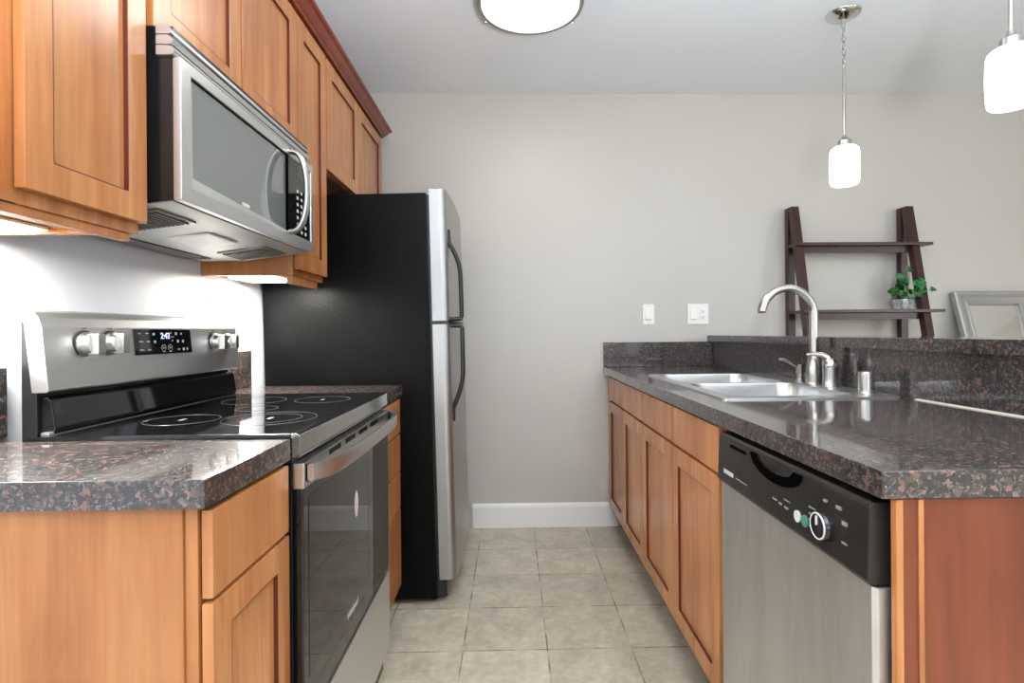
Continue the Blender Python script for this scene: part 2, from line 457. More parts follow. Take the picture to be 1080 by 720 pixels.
B().box(UB - .022, UB - .004, 1.812, 2.045, 1.277, 1.305, .002).build('light_rail', 'wood', u3)
u4 = upper('maple two-door wall cabinet above the black refrigerator', 2.092, 2.972, 1.74, ZT, [(2.10, 2.522), (2.53, 2.968)], 1.742)
# crown
cp = [(-.718, ZT), (-.694, ZT), (-.690, ZT + .010), (-.684, ZT + .013), (-.676, ZT + .022), (-.668, ZT + .036), (-.658, ZT + .042), (-.655, ZT + .052), (-.718, ZT + .052)]
cb = B()
def sweep_crown():
    bm = bmesh.new(); r = []
    ye = 2.972
    for (y, mode) in ((.745, 0), (ye, 1), (ye, 2)):
        ring = []
        for x, z in cp:
            off = x - (-.718)
            if mode == 0: ring.append(bm.verts.new((x, y, z)))
            elif mode == 1: ring.append(bm.verts.new((x, y + off, z)))
            else: ring.append(bm.verts.new((XL + .002, y + off, z)))
        r.append(ring)
    for a, b in zip(r, r[1:]):
        for i in range(len(cp)): bm.faces.new((a[i], a[(i + 1) % len(cp)], b[(i + 1) % len(cp)], b[i]))
    bm.faces.new(r[0]); bm.faces.new(r[-1][::-1])
    bmesh.ops.recalc_face_normals(bm, faces=bm.faces[:]); return bm
cb._merge(sweep_crown())
single(cb, 'crown_molding', 'crown', 'dark red-brown crown moulding along the top of the wall cabinets', 'molding', (-.718, 1.86, ZT), smooth=25)['kind'] = 'thing'
# under-cabinet lights
def ucl(label, y0, y1, x0, x1, z, power):
    t = thing('under_cabinet_light', label, 'light', ((x0 + x1) / 2, (y0 + y1) / 2, z))
    B().prism(rrect(x0, x1, y0, y1, .02), 'Z', z - .006, z, .002).build('housing', 'plate', t)
    B().prism(rrect(x0 + .008, x1 - .008, y0 + .008, y1 - .008, .02), 'Z', z - .012, z - .006, .002).build('lens', 'ucl', t)
    d = bpy.data.lights.new('under_cabinet_lamp', 'AREA'); d.shape = 'RECTANGLE'; d.size = (x1 - x0) * .8; d.size_y = (y1 - y0) * .8; d.energy = power
    d.color = (1, .97, .90)
    o = bpy.data.objects.new('lamp', d); COL.objects.link(o); o.parent = t; o.location = (0, 0, -.015)
ucl('lit white under-cabinet light above the near counter, left of range', .765, 1.046, -1.005, -.862, 1.3135, 10)
ucl('lit white under-cabinet light beside the refrigerator, over far counter', 1.85, 2.05, -.97, -.80, 1.3145, 8)

# ------------------------------------------------------------------ microwave
mw = thing('microwave', 'stainless over-the-range microwave with black sides and curved handle', 'microwave', (-.85, 1.43, 1.37))
MX, y0, y1 = -.645, 1.082, 1.790
under = [(XL + .003, 1.352), (-.86, 1.352), (-.70, 1.372), (-.662, 1.376), (-.662, 1.718), (XL + .003, 1.718)]
B().prism(under, 'Y', y0 + .002, y1 - .002, .002).build('body', 'black', mw)
ub = B(); ub.prism([(XL + .02, 1.349), (-.862, 1.349), (-.70, 1.369), (-.666, 1.3735), (-.666, 1.378), (-.70, 1.3755), (-.86, 1.356), (XL + .02, 1.356)], 'Y', y0 + .006, y1 - .006)
up_ = ub.build('underside_panel', 'mw_under', mw)
for a, b_ in ((y0 + .03, y0 + .17), (y1 - .19, y1 - .05)):
    fb = B()
    def zs(x): return 1.349 + max(0, min(1, (x + .862) / .162)) * .020
    n = 12
    fb.prism([(-.855, zs(-.855) - .004), (-.715, zs(-.715) - .004), (-.715, zs(-.715) + .002), (-.855, zs(-.855) + .002)], 'Y', a, b_)
    fo = fb.build('grease_filter', 'filter', mw)
    for i in range(n):
        x = -.845 + i * .0105
        B().prism([(x, zs(x) - .007), (x + .005, zs(x) - .007), (x + .005, zs(x) - .003), (x, zs(x) - .003)], 'Y', a + .012, b_ - .012).build('filter_slot', 'mark_dark', fo)
B().prism([(-.845, 1.3455), (-.745, 1.3575), (-.745, 1.362), (-.845, 1.352)], 'Y', 1.36, 1.50, .001).build('lamp_lens', 'plate', mw)
B().box(-.985, -.93, y0 + .08, y1 - .08, 1.3455, 1.351, .001).build('rear_trim', 'grey_strip', mw)
# louvred vent on top
lv = B()
for i in range(3):
    z = 1.658 + i * .0205
    lv.prism([(-.665, z), (-.6565 - .002 * i, z + .003), (-.6535 - .0035 * i, z + .009), (-.6585 - .004 * i, z + .0165), (-.668 - .002 * i, z + .0185), (-.69, z + .0185), (-.69, z)], 'Y', y0 - .006, y1)
lv.build('vent_louvres', 'steel_h', mw, 50)
# front frame (door + panel surround)
fr = B(); fz0, fz1 = 1.3755, 1.656
wy0, wy1, wz0, wz1 = 1.117, 1.592, 1.408, 1.633
fr.box(-.662, MX, y0, wy0, fz0, fz1, .003)
fr.box(-.662, MX, y1 - .018, y1, fz0, fz1, .003)
fr.box(-.662, MX - .0003, wy0 - .002, y1 - .016, fz0, wz0, .002); fr.box(-.662, MX - .0003, wy0 - .002, y1 - .016, wz1, fz1, .002)
fr.build('front_frame', 'steel_h', mw)
dg = B().prism([(wy0, wz0), (wy1, wz0), (wy1, wz1), (wy0, wz1)], 'X', -.66, -.652).build('door_window', 'mw_glass', mw)
bz = B()
for p in ([(wy0, wz0), (wy1, wz0), (wy1, wz0 + .004), (wy0 + .01, wz0 + .022)], [(wy0, wz0), (wy0 + .01, wz0 + .022), (wy0 + .008, wz1 - .01), (wy0, wz1)]):
    bz.prism(p, 'X', -.653, -.6495)
bz.build('window_bevel', 'mw_under', dg)
B().box(-.66, -.6505, wy0, wy1, wz1 - .003, wz1).build('window_shadow_gap', 'slot', dg)
B().box(-.66, -.6465, wy1 - .002, wy1 + .006, wz0 - .03, wz1 + .02).build('door_gap', 'slot', mw)
cpn = B().box(-.66, -.648, wy1 + .006, y1 - .018, wz0, wz1, .001).build('control_panel', 'black_gloss', mw)
for r in range(7):
    for c in range(3):
        yy, zz = 1.668 + c * .031, 1.424 + r * .02
        B().box(-.648, -.6472, yy - .006, yy + .006, zz - .0045, zz + .0045).build('key', 'mark', cpn)
B().box(-.648, -.6473, 1.66, 1.74, 1.585, 1.618).build('display', 'grey_strip', cpn)
hp = []
for i in range(17):
    a = PI * i / 16; hp.append((-.647 + .052 * math.sin(a) ** .7, 1.606 - .002 * math.cos(a), 1.527 - .118 * math.cos(a)))
B().tube(hp, .0095, 16, flat=(1.5, .8, (0, 1, 0))).build('handle', 'steel', mw, 60)
B().box(-.652, -.6512, 1.335, 1.372, 1.424, 1.433, .0003).build('badge', 'mark', mw)

# ------------------------------------------------------------------ left base cabinets
BF = -.425                    # drawer/door face
t = thing('base_cabinet', 'maple base cabinet with one drawer and door, left of the range', 'cabinet', (-.73, .91, 0))
b = B()
b.box(XL + .001, -.463, .778, 1.044, .105, .868)
b.box(XL + .002, -.52, .79, 1.04, 0, .105)
b.build('carcass', 'wood', t)
B().box(-.463, -.445, .7765, 1.044, .105, .868, .0015).build('face_frame', 'wood', t)
B().box(XL + .001, -.4632, .772, .778, .0, .868, .001).build('end_panel', 'wood', t)
slab(t, 'drawer', BF, 1, .779, 1.042, .736, .862)
shaker(t, 'door', BF, 1, .779, 1.042, .125, .729, .05)
t = thing('base_cabinet', 'slim maple four-drawer base cabinet between range and refrigerator', 'cabinet', (-.73, 1.94, 0))
B().box(XL + .001, -.445, 1.784, 2.10, .115, .868, .001).build('carcass', 'wood', t)
B().box(XL + .002, -.50, 1.79, 2.095, 0, .115).build('toe_kick', 'kick', t)
for z0, z1 in ((.735, .862), (.592, .729), (.455, .586), (.16, .449)):
    slab(t, 'drawer', BF, 1, 1.795, 2.07, z0, z1)
single(B().box(XL + .001, -.424, .758, 1.049, .87, .911, .0025), 'countertop', 'granite', 'short polished granite countertop in the left foreground beside the range', 'countertop', (-.72, .9, .87))
single(B().box(XL + .001, -.424, 1.781, 2.112, .87, .911, .0025), 'countertop', 'granite', 'small far granite countertop piece between range and refrigerator', 'countertop', (-.72, 1.95, .87))
single(B().box(XL + .001, -1.0, .758, 1.10, .9115, 1.048, .002), 'backsplash', 'granite', 'granite backsplash strip at the left edge behind the near counter', 'backsplash', (-1.01, .9, .9115))
single(B().box(XL + .001, -1.0, 1.79, 2.112, .9115, 1.048, .002), 'backsplash', 'granite', 'granite backsplash strip right of the range control panel', 'backsplash', (-1.01, 1.95, .9115))
# outlet behind range
t = thing('wall_outlet', 'white wall outlet just above the right end of the range', 'outlet', (XL, 1.885, 1.16))
B().box(XL, XL + .007, 1.845, 1.925, 1.11, 1.226, .003).build('cover_plate', 'plate', t)
ot = B().box(XL + .007, XL + .010, 1.869, 1.901, 1.133, 1.203, .002).build('receptacle', 'plate', t)
parts('slot', 'plate_shade', ot, [(XL + .0098, XL + .0106, y, y + .003, z - .005, z + .005) for z in (1.15, 1.186) for y in (1.878, 1.889)])

# ------------------------------------------------------------------ range
rg = thing('electric_range', 'stainless and black glass-top electric range with rear control panel', 'stove', (-.68, 1.415, 0))
ry0, ry1 = 1.052, 1.778
B().box(-.955, -.425, ry0 + .003, ry1 - .003, .02, .905, .002).build('body', 'black', rg)
ct = B().box(-.905, -.425, ry0, ry1, .905, .919, .004).build('cooktop', 'black_gloss', rg)
ft = B().prism([(-.425, .90), (-.425, .919), (-.414, .920), (-.408, .916), (-.406, .880), (-.408, .874), (-.43, .874)], 'Y', ry0, ry1, .0015)
ft.build('front_trim', 'steel_trim', rg)
B().box(-.905, -.888, ry0 + .01, ry1 - .01, .917, .925, .003).build('cooktop_rear_trim', 'steel_h', rg)
for (cx, cy, R) in ((-.745, 1.245, .076), (-.745, 1.59, .085), (-.553, 1.255, .1), (-.553, 1.6, .076), (-.66, 1.42, .05)):
    B().torus((cx, cy, .9190), R, .0005, n=48, k=6).build('burner_ring', 'ring', rg)
    if R > .09: B().torus((cx, cy, .9190), R * .68, .0004, n=48, k=6).build('burner_ring', 'ring', rg)
parts('burner_mark', 'mark_dim', rg, [(cx - .004, cx + .004, cy - .012, cy + .012, .919, .9193) for (cx, cy) in ((-.745, 1.245), (-.553, 1.255), (-.553, 1.6), (-.745, 1.59))])
# back guard
B().box(-.942, -.912, ry0 + .012, ry1 - .012, .905, 1.145, .003).build('rear_housing', 'black', rg)
B().prism([(-.912, .919), (-.888, .919), (-.884, .93), (-.892, .985), (-.900, .992), (-.912, .992)], 'Y', ry0 + .02, ry1 - .012, .004).build('splash_panel', 'black_gloss', rg)
cap = [(-.912, 1.002), (-.884, 1.002), (-.880, 1.006), (-.892, 1.128), (-.898, 1.146), (-.908, 1.157), (-.922, 1.162), (-.938, 1.162), (-.946, 1.156), (-.946, 1.140), (-.934, 1.140), (-.926, 1.135)]
B().prism(cap, 'Y', ry0, ry1 + .002, .0015).build('control_panel', 'steel_h', rg)
def px_(z): return -.880 - .012 * (z - 1.006) / .122 + .0006
def knob(yy, zz):
    kb = B(); x = px_(zz)
    kb.lathe([(.0255, 0), (.0255, .006), (.0225, .008), (.0215, .020), (.0195, .022), (0, .022)], (x, yy, zz), 'X', 28)
    kb.box(x + .012, x + .037, yy - .0105, yy + .0105, zz - .0215, zz + .0215, .003)
    k = kb.build('knob', 'steel', rg)
    B().lathe([(.0285, 0), (.0285, .0015), (0, .0015)], (x, yy, zz), 'X', 28).build('knob_skirt', 'black_matte', k)
    parts('dial_mark', 'mark_dark', k, [(x - .003, x + .0008, yy + d - .0012, yy + d + .0012, zz - .037, zz - .032) for d in (-.004, .004)] + [(x - .003, x + .0005, yy - .005, yy + .005, zz + .032, zz + .034)])
for yy, zz in ((1.150, 1.093), (1.222, 1.093), (1.640, 1.089), (1.708, 1.089)): knob(yy, zz)
dp = B(); dpts = []
dp.prism([(px_(1.063) - .004, 1.063), (px_(1.063) + .0009, 1.063), (px_(1.125) + .0009, 1.125), (px_(1.125) - .004, 1.125)], 'Y', 1.298, 1.525, .0004)
dpo = dp.build('display_panel', 'black_gloss', rg)
xd = lambda z: px_(z) + .0010
text('2:42', 'clock', 'clock', dpo, xd(1.108), 1.414, 1.108, .0215, 1)
for (yy, zz, w, h) in ((1.318, 1.115, .010, .0022), (1.345, 1.115, .010, .0022), (1.37, 1.113, .008, .006), (1.322, 1.095, .014, .003), (1.347, 1.095, .01, .003), (1.372, 1.094, .007, .006),
                       (1.322, 1.075, .014, .0024), (1.349, 1.075, .009, .0024), (1.438, 1.116, .003, .004), (1.46, 1.114, .007, .007), (1.482, 1.114, .005, .005),
                       (1.442, 1.106, .014, .0022), (1.442, 1.096, .003, .004), (1.465, 1.094, .007, .007), (1.487, 1.094, .007, .007), (1.466, 1.073, .008, .003), (1.487, 1.073, .007, .007), (1.503, 1.073, .005, .006),
                       (1.404, 1.078, .003, .004), (1.430, 1.078, .003, .004), (1.404, 1.069, .009, .0022), (1.43, 1.069, .009, .0022)):
    B().box(xd(zz) - .0002, xd(zz) + .0004, yy - w / 2, yy + w / 2, zz - h / 2, zz + h / 2).build('icon', 'mark', dpo)
for yy in (1.404, 1.430):
    B().torus((xd(1.078), yy, 1.078), .0078, .0006, Matrix.Rotation(PI / 2, 3, 'Y'), 20, 5).build('icon', 'mark', dpo)
# door
DX = -.405
dr = B().box(-.424, DX, ry0 + .006, ry1 - .006, .352, .822, .004).build('oven_door', 'black_gloss', rg)
B().box(DX - .004, DX + .0012, 1.085, 1.525, .432, .79, .001).build('oven_window', 'oven_glass', dr)
B().box(DX - .004, DX + .0016, 1.525, 1.578, .432, .79, .004).build('window_side_strip', 'grey_strip', dr)
B().box(DX - .004, DX + .0012, 1.582, ry1 - .006, .36, .80, .001).build('door_border', 'black_matte', dr)
tr = B().box(-.424, DX + .004, ry0 + .002, ry1 - .002, .812, .862, .003).build('door_top_trim', 'steel', dr)
parts('vent_slot', 'slot', dr, [(DX + .0035, DX + .0046, 1.2 + k * .115 + j * .012, 1.206 + k * .115 + j * .012, .846, .857) for k in range(4) for j in range(7)])
hx = []
for i in range(25):
    s_ = i / 24; yy = ry0 + .012 + s_ * (ry1 - ry0 - .024)
    hx.append((-.392 + .036 * (1 - (2 * s_ - 1) ** 4) ** .5 if 0 < s_ < 1 else -.392, yy, .842))
hx = [(-.402, hx[0][1], .842)] + hx + [(-.402, hx[-1][1], .842)]
hb = bmesh.new(); ringz = []
for i, (x, y, z) in enumerate(hx):
    ringz.append([hb.verts.new(p) for p in ((x + .004, y, z - .017), (x + .006, y, z - .010), (x + .006, y, z + .010), (x + .004, y, z + .017), (x - .006, y, z + .015), (x - .006, y, z - .015))])
for a, c in zip(ringz, ringz[1:]):
    for j in range(6): hb.faces.new((a[j], a[(j + 1) % 6], c[(j + 1) % 6], c[j]))
hb.faces.new(ringz[0]); hb.faces.new(ringz[-1][::-1]); bmesh.ops.recalc_face_normals(hb, faces=hb.faces[:])
B()._merge(hb).build('door_handle', 'steel', dr, 50)
st = B().prism([(1.41 + .017 * math.cos(a), .672 + .034 * math.sin(a)) for a in [2 * PI * i / 28 for i in range(28)]], 'X', DX + .001, DX + .0018).build('sticker', 'sticker_rim', dr)
B().prism([(1.41 + .0145 * math.cos(a), .672 + .031 * math.sin(a)) for a in [2 * PI * i / 28 for i in range(28)]], 'X', DX + .0017, DX + .0022).build('sticker_face', 'sticker', dr)
text('Whirlpool', 'logo', 'mark', dr, DX + .0004, 1.375, .420, .022, 1, shear=.2)
B().box(-.424, -.402, ry0 + .004, ry1 - .004, .10, .345, .003).build('storage_drawer', 'steel_h', rg)
B().box(-.95, -.47, ry0 + .03, ry1 - .03, 0, .10).build('plinth', 'black', rg)

# ------------------------------------------------------------------ refrigerator
fg = thing('refrigerator', 'tall black-sided top-freezer refrigerator with stainless doors', 'refrigerator', (-.985, 2.57, 0))
fy0, fy1 = 2.228, 2.905
B().box(-.985, -.312, fy0, fy1, .012, 1.672, .006).build('cabinet', 'fridge', fg)
B().box(-.312, -.300, fy0 + .012, fy1 - .012, .06, 1.665).build('gasket', 'black_matte', fg)
def fdoor(name, z0, z1):
    # door whose front edges are rolled
    n = 8; pts = [(-.300, fy0), (-.262, fy0)]
    for i in range(1, n + 1):
        a = PI / 2 * i / n; pts.append((-.262 + .030 * math.sin(a), fy0 + .030 * (1 - math.cos(a))))
    for i in range(7): pts.append((-.232 + .008 * math.sin(PI * (i + 1) / 8), fy0 + .03 + (fy1 - fy0 - .06) * (i + 1) / 8))
    for i in range(0, n + 1):
        a = PI / 2 * i / n; pts.append((-.262 + .030 * math.cos(a), fy1 - .030 + .030 * math.sin(a)))
    pts.append((-.300, fy1))
    return B().prism(pts, 'Z', z0, z1).build(name, 'steel_fridge', fg, 30)
fd = fdoor('freezer_door', 1.146, 1.685); rd = fdoor('refrigerator_door', .088, 1.132)
def fhandle(parent, z_att, z_mid, z_seam):
    up = 1 if z_att > z_seam else -1
    pts = []
    hy = fy0 + .05
    pts.append((-.232, hy, z_att + up * .05)); pts.append((-.230, hy, z_att))
    for i in range(1, 9):
        s_ = i / 8; pts.append((-.230 + .045 * math.sin(s_ * PI / 2), hy, z_att + (z_mid - z_att) * s_))
    pts.append((-.184, hy, (z_mid + z_seam) / 2)); pts.append((-.184, hy, z_seam + up * .012)); pts.append((-.188, hy, z_seam + up * .002)); pts.append((-.234, hy, z_seam))
    B().tube(pts, .0125, 12, flat=(.75, 1.25, (1, 0, 0))).build('handle', 'black_matte', parent, 60)
fhandle(fd, 1.475, 1.34, 1.152); fhandle(rd, .78, .94, 1.126)
B().box(-.31, -.24, fy0 + .004, fy0 + .06, 1.133, 1.145, .002).build('hinge', 'black_matte', fg)
B().box(-.36, -.272, fy0 + .02, fy1 - .02, .012, .085, .004).build('base_grille', 'black_matte', fg)
for yy in (fy0 + .05, fy1 - .05):
    B().lathe([(.016, 0), (.016, .008), (.008, .01), (.008, .03)], (-.33, yy, -.008), 'Z', 16).build('levelling_foot', 'black_matte', fg)
fg.rotation_euler = (0, -.0205, 0); fg.location.z = .0

# ------------------------------------------------------------------ right base run
RF = .530                     # door face (towards -X)
CX = .550
def base_right(label, y0, y1, splits):
    t = thing('base_cabinet', label, 'cabinet', ((CX + 1.15) / 2, (y0 + y1) / 2, 0))
    b = B(); b.box(CX + .001, 1.148, y0, y0 + .018, .125, .868 if y0 < 2 else .71); b.box(CX + .001, 1.148, y1 - .018, y1, .125, .868 if y1 > 3 else .71)
    b.box(CX + .001, 1.148, y0, y1, .125, .143); b.box(1.138, 1.148, y0, y1, .125, .868)
    b.box(CX, CX + .018, y0, y1, .125, .868, .0008)
    b.build('carcass', 'wood', t)
    B().box(CX + .07, 1.14, y0, y1, 0, .125).build('toe_kick', 'kick', t)
    for a, c in splits:
        slab(t, 'drawer_front', RF, -1, a, c, .742, .862); shaker(t, 'door', RF, -1, a, c, .158, .733, .055)
base_right('maple base cabinet under the sink, next to the dishwasher', 1.385, 2.212, [(1.392, 1.794), (1.802, 2.208)])
base_right('maple base cabinet at the far end against the back wall', 2.214, 3.104, [(2.218, 2.598), (2.606, 2.975)])
# dishwasher
dw = thing('dishwasher', 'stainless dishwasher with black control panel under the right counter', 'dishwasher', (.83, 1.075, 0))
DXF = .527
B().box(.56, 1.13, .775, 1.378, .09, .866).build('tub', 'black', dw)
dwd = B().prism([(.56, .782), (DXF + .006, .782), (DXF, .79), (DXF, 1.360), (DXF + .004, 1.366), (.56, 1.366)], 'Z', .115, .732).build('door_panel', 'steel_dw', dw)
cpp = B().prism([(.56, .735), (.522, .735), (.518, .741), (.523, .85), (.529, .857), (.56, .857)], 'Y', .786, 1.366, .003).build('control_panel', 'dw_black', dw)
hs = []
for i in range(13):
    a = PI * i / 12; hs.append((1.075 + .105 * math.cos(a), .846 - .040 * math.sin(a)))
for i in range(13):
    a = PI - PI * i / 12; hs.append((1.075 + .075 * math.cos(a), .846 - .021 * math.sin(a)))
B().prism(hs, 'X', .5195, .53).build('handle_recess', 'slot', cpp)
B().box(.5205, .53, 1.205, 1.29, .832, .838).build('vent_slot', 'slot', cpp)
# dial
dx = .5190
kd = B().lathe([(.0245, 0), (.0245, .008), (.021, .016), (0, .016)], (dx + .002, .893, .785), 'X', 32, -1).build('dial', 'black_gloss', cpp)
kr = B(); kr.torus((dx - .0135, .893, .785),   .0208, .0015, Matrix.Rotation(PI / 2, 3, 'Y'), 36, 8); kr.box(dx - .0165, dx - .0135, .8915, .8945, .787, .802); kr.build('dial_ring', 'mark', kd)
B().lathe([(.0105, 0), (.0105, .003), (0, .003)], (dx + .0012, .981, .771), 'X', 24, -1).build('start_button', 'mark', cpp)
B().lathe([(.0105, 0), (.0105, .003), (0, .003)], (dx + .0012, .956, .771), 'X', 24, -1).build('cancel_button', 'green_btn', cpp)
for (yy, zz, w, h) in ((1.068, .776, .018, .003), (1.045, .774, .012, .004), (1.022, .773, .014, .004), (1.02, .787, .022, .002), (.842, .806, .012, .006), (.842, .775, .014, .003), (.858, .826, .012, .005), (.895, .826, .008, .004), (.862, .745, .016, .002), (.84, .752, .012, .003)):
    B().box(dx - .0002, dx + .004, yy - w / 2, yy + w / 2, zz - h / 2, zz + h / 2).build('printed_mark', 'mark_dim', cpp)
for i in range(4):
    z = .768 + .011 * i
    parts('printed_mark', 'mark_dim', cpp, [(dx - .0002, dx + .004, .925, .936, z - .0008, z + .0008), (dx - .0002, dx + .004, .939, .943, z - .0015, z + .0015)])
parts('logo_letter', 'mark', cpp, [(dx - .0004, dx + .004, 1.325 - i * .0095 - .0072, 1.325 - i * .0095, .763, .773) for i in range(6)])
B().box(dx - .0002, dx + .004, 1.195, 1.255, .7655, .7685).build('model_print', 'mark_dim', cpp)
B().box(.60, 1.1, .80, 1.36, 0, .09).build('toe_kick', 'black_matte', dw)
# peninsula end panel
ep = thing('end_panel', 'reddish maple panel closing the peninsula end, lower right corner', 'panel', (.85, .80, 0))
B().box(.5555, 1.172, .765, .773, 0, .868, .001).build('panel', 'veneer', ep)
B().box(.545, .5555, .762, .774, 0, .868, .0015).build('edge_strip', 'wood', ep)
B().box(.578, .586, .7625, .766, 0, .868, .001).build('seam_batten', 'wood', ep)
# countertop with sink cut-out
def ring_slab(x0, x1, y0, y1, hx0, hx1, hy0, hy1, z0, z1):
    bm = bmesh.new(); o = []; h = []
    for z in (z0, z1):
        o.append([bm.verts.new(p + (z,)) for p in ((x0, y0), (x1, y0), (x1, y1), (x0, y1))]); h.append([bm.verts.new(p + (z,)) for p in ((hx0, hy0), (hx1, hy0), (hx1, hy1), (hx0, hy1))])
    for i in range(4):
        j = (i + 1) % 4
        bm.faces.new((o[0][i], o[0][j], o[1][j], o[1][i])); bm.faces.new((h[0][i], h[0][j], h[1][j], h[1][i]))
        bm.faces.new((o[1][i], o[1][j], h[1][j], h[1][i])); bm.faces.new((o[0][i], o[0][j], h[0][j], h[0][i]))
    bmesh.ops.recalc_face_normals(bm, faces=bm.faces[:])
    ed = [e for e in bm.edges if all(v in o[1] for v in e.verts) or all(v in o[0] for v in e.verts) or (e.verts[0].co.xy - e.verts[1].co.xy).length < 1e-6 and e.verts[0] in o[0] + o[1]]
    bmesh.ops.bevel(bm, geom=ed, offset=.0025, segments=2, profile=.6, affect='EDGES')
    b = B(); b._merge(bm); return b
SX0, SX1, SY0, SY1 = .612, 1.146, 1.56, 2.455
single(ring_slab(.522, 1.1495, .758, 3.1045, SX0 + .022, SX1 - .022, SY0 + .022, SY1 - .022, .87, .910), 'countertop', 'granite', 'long polished dark granite peninsula countertop holding the sink', 'countertop', (.84, 1.93, .87))
single(B().box(.522, 1.1485, 3.084, 3.1045, .9105, 1.050, .002), 'backsplash', 'granite', 'granite backsplash strip on the back wall at the counter end', 'backsplash', (.83, 3.094, .9105))
single(B().box(1.1495, 1.1715, .80, 3.083, .9105, 1.0495, .001), 'backsplash', 'granite', 'long granite riser behind the sink below the raised bar', 'backsplash', (1.16, 1.9, .9105))
single(B().box(1.124, 1.47, .74, 3.1045, 1.050, 1.086, .003), 'bar_top', 'granite', 'raised granite bar top running along the peninsula', 'bar counter', (1.3, 1.9, 1.05))
single(B().prism([(1.1405, .9102), (1.1494, .9102), (1.1494, .914)], 'Y', .80, 1.52), 'caulk_line', 'caulk', 'pale caulk line where the counter meets the granite riser', 'caulk', (1.147, 1.2, .9102))

# ------------------------------------------------------------------ sink and fittings
sk = thing('kitchen_sink', 'double-bowl stainless drop-in sink in the right counter', 'sink', ((SX0 + SX1) / 2, (SY0 + SY1) / 2, .91))
bm = bmesh.new()
zr = .9165
def loop(pts, z): return [bm.verts.new((p[0], p[1], z)) for p in pts]
def edges(vs): return [bm.edges.new((vs[i], vs[(i + 1) % len(vs)])) for i in range(len(vs))]
def skin(a, b):
    for i in range(len(a)):
        j = (i + 1) % len(a); bm.faces.new((a[i], a[j], b[j], b[i]))
Lo = loop(rrect(SX0 + .008, SX1 - .008, SY0 + .008, SY1 - .008, .022), zr); E_ = edges(Lo)
bowls = [(SX0 + .034, 1.030, SY0 + .034, 1.992), (SX0 + .034, 1.030, 2.020, SY1 - .034)]
for bx0, bx1, by0, by1 in bowls:
    l0 = loop(rrect(bx0, bx1, by0, by1, .055), zr); E_ += edges(l0); prev = l0
    for d, ins, rr in ((-.006, .003, .054), (-.03, .006, .054), (-.14, .018, .052), (-.162, .026, .05), (-.172, .045, .04), (-.176, .08, .03)):
        l1 = loop(rrect(bx0 + ins, bx1 - ins, by0 + ins, by1 - ins, rr), zr + d); skin(prev, l1); prev = l1
    bm.faces.new(prev)
bmesh.ops.triangle_fill(bm, use_beauty=True, edges=E_)
l1 = loop(rrect(SX0, SX1, SY0, SY1, .028), zr - .002); skin(Lo, l1)
l2 = loop(rrect(SX0, SX1, SY0, SY1, .028), .9102); skin(l1, l2)
bmesh.ops.recalc_face_normals(bm, faces=bm.faces[:])
sb = B(); sb._merge(bm); so = sb.build('basin', 'sink', sk, 40)
for bx0, bx1, by0, by1 in bowls:
    cx, cy = (bx0 + bx1) / 2, (by0 + by1) / 2
    B().lathe([(.042, .0), (.042, .003), (.034, .0035), (.03, -.001), (0, -.001)], (cx, cy, zr - .1765), 'Z', 28).build('drain', 'chrome', sk)
zd = zr
fc = thing('kitchen_faucet', 'brushed nickel gooseneck faucet with side lever behind the sink', 'faucet', (1.085, 1.93, zd))
fx, fy = 1.085, 1.93
B().lathe([(.0285, 0), (.0285, .004), (.0265, .008), (.0275, .03), (.0255, .065), (.020, .095), (.0175, .108), (.0165, .112)], (fx, fy, zd), 'Z', 32).build('base', 'nickel', fc, 50)
pts = [(fx, fy, zd + .10), (fx, fy, 1.06), (fx, fy, 1.10), (fx, fy, 1.14)]; rs = [.0158, .0155, .0152, .015]
for i in range(1, 21):
    a = math.radians(168 * i / 20); pts.append((fx - .096 + .096 * math.cos(a), fy - .006 * i / 20, 1.165 + .096 * math.sin(a))); rs.append(.0148 - .0012 * i / 20)
B().tube(pts, rs, 20).build('spout', 'nickel', fc, 60)
a0 = math.radians(128); e = []
for i in range(9):
    a = a0 + math.radians(44) * i / 8; e.append((fx - .096 + .096 * math.cos(a), fy - .006, 1.165 + .096 * math.sin(a)))
B().tube(e, [.0150] * 8 + [.0146], 20).build('spray_head', 'nickel', fc, 60)
B().lathe([(.0135, 0), (.0125, -.004), (.009, -.004), (.009, 0)], (e[-1][0], e[-1][1], e[-1][2] - .001), 'Z', 20).build('aerator', 'black_matte', fc)
hxp, hyp = 1.087, 1.835
hd = B().lathe([(.0275, 0), (.0275, .004), (.0255, .008), (.0235, .03), (.0245, .068)], (hxp, hyp, zd), 'Z', 32).build('handle_post', 'nickel', fc, 50)
hl = B().lathe([(.0245, .0695), (.025, .075), (.0225, .088), (.014, .097), (0, .099)], (hxp, hyp, zd), 'Z', 32)
hl.tube([(hxp + .004, hyp, zd + .080), (hxp - .004, hyp + .006, zd + .100), (hxp - .018, hyp + .016, zd + .109), (hxp - .038, hyp + .03, zd + .111), (hxp - .058, hyp + .042, zd + .109)], [.019, .016, .012, .0095, .007], 16, flat=(.8, 1.15, (0, 0, 1)))
hl.build('lever', 'nickel', fc, 60)
sd = thing('soap_dispenser', 'small brushed nickel soap dispenser left of the faucet', 'soap dispenser', (1.08, 2.015, zd))
B().lathe([(.021, 0), (.021, .003), (.012, .008), (.0105, .025), (.0145, .032), (.0145, .058), (.0165, .060), (.0165, .066), (0, .067)], (1.08, 2.015, zd), 'Z', 28).build('pump_body', 'nickel', sd, 50)
B().tube([(1.08, 2.015, zd + .060), (1.062, 2.013, zd + .063), (1.040, 2.01, zd + .074), (1.018, 2.008, zd + .084), (.998, 2.006, zd + .086)], [.008, .0072, .0066, .006, .0055], 14).build('nozzle', 'nickel', sd, 60)
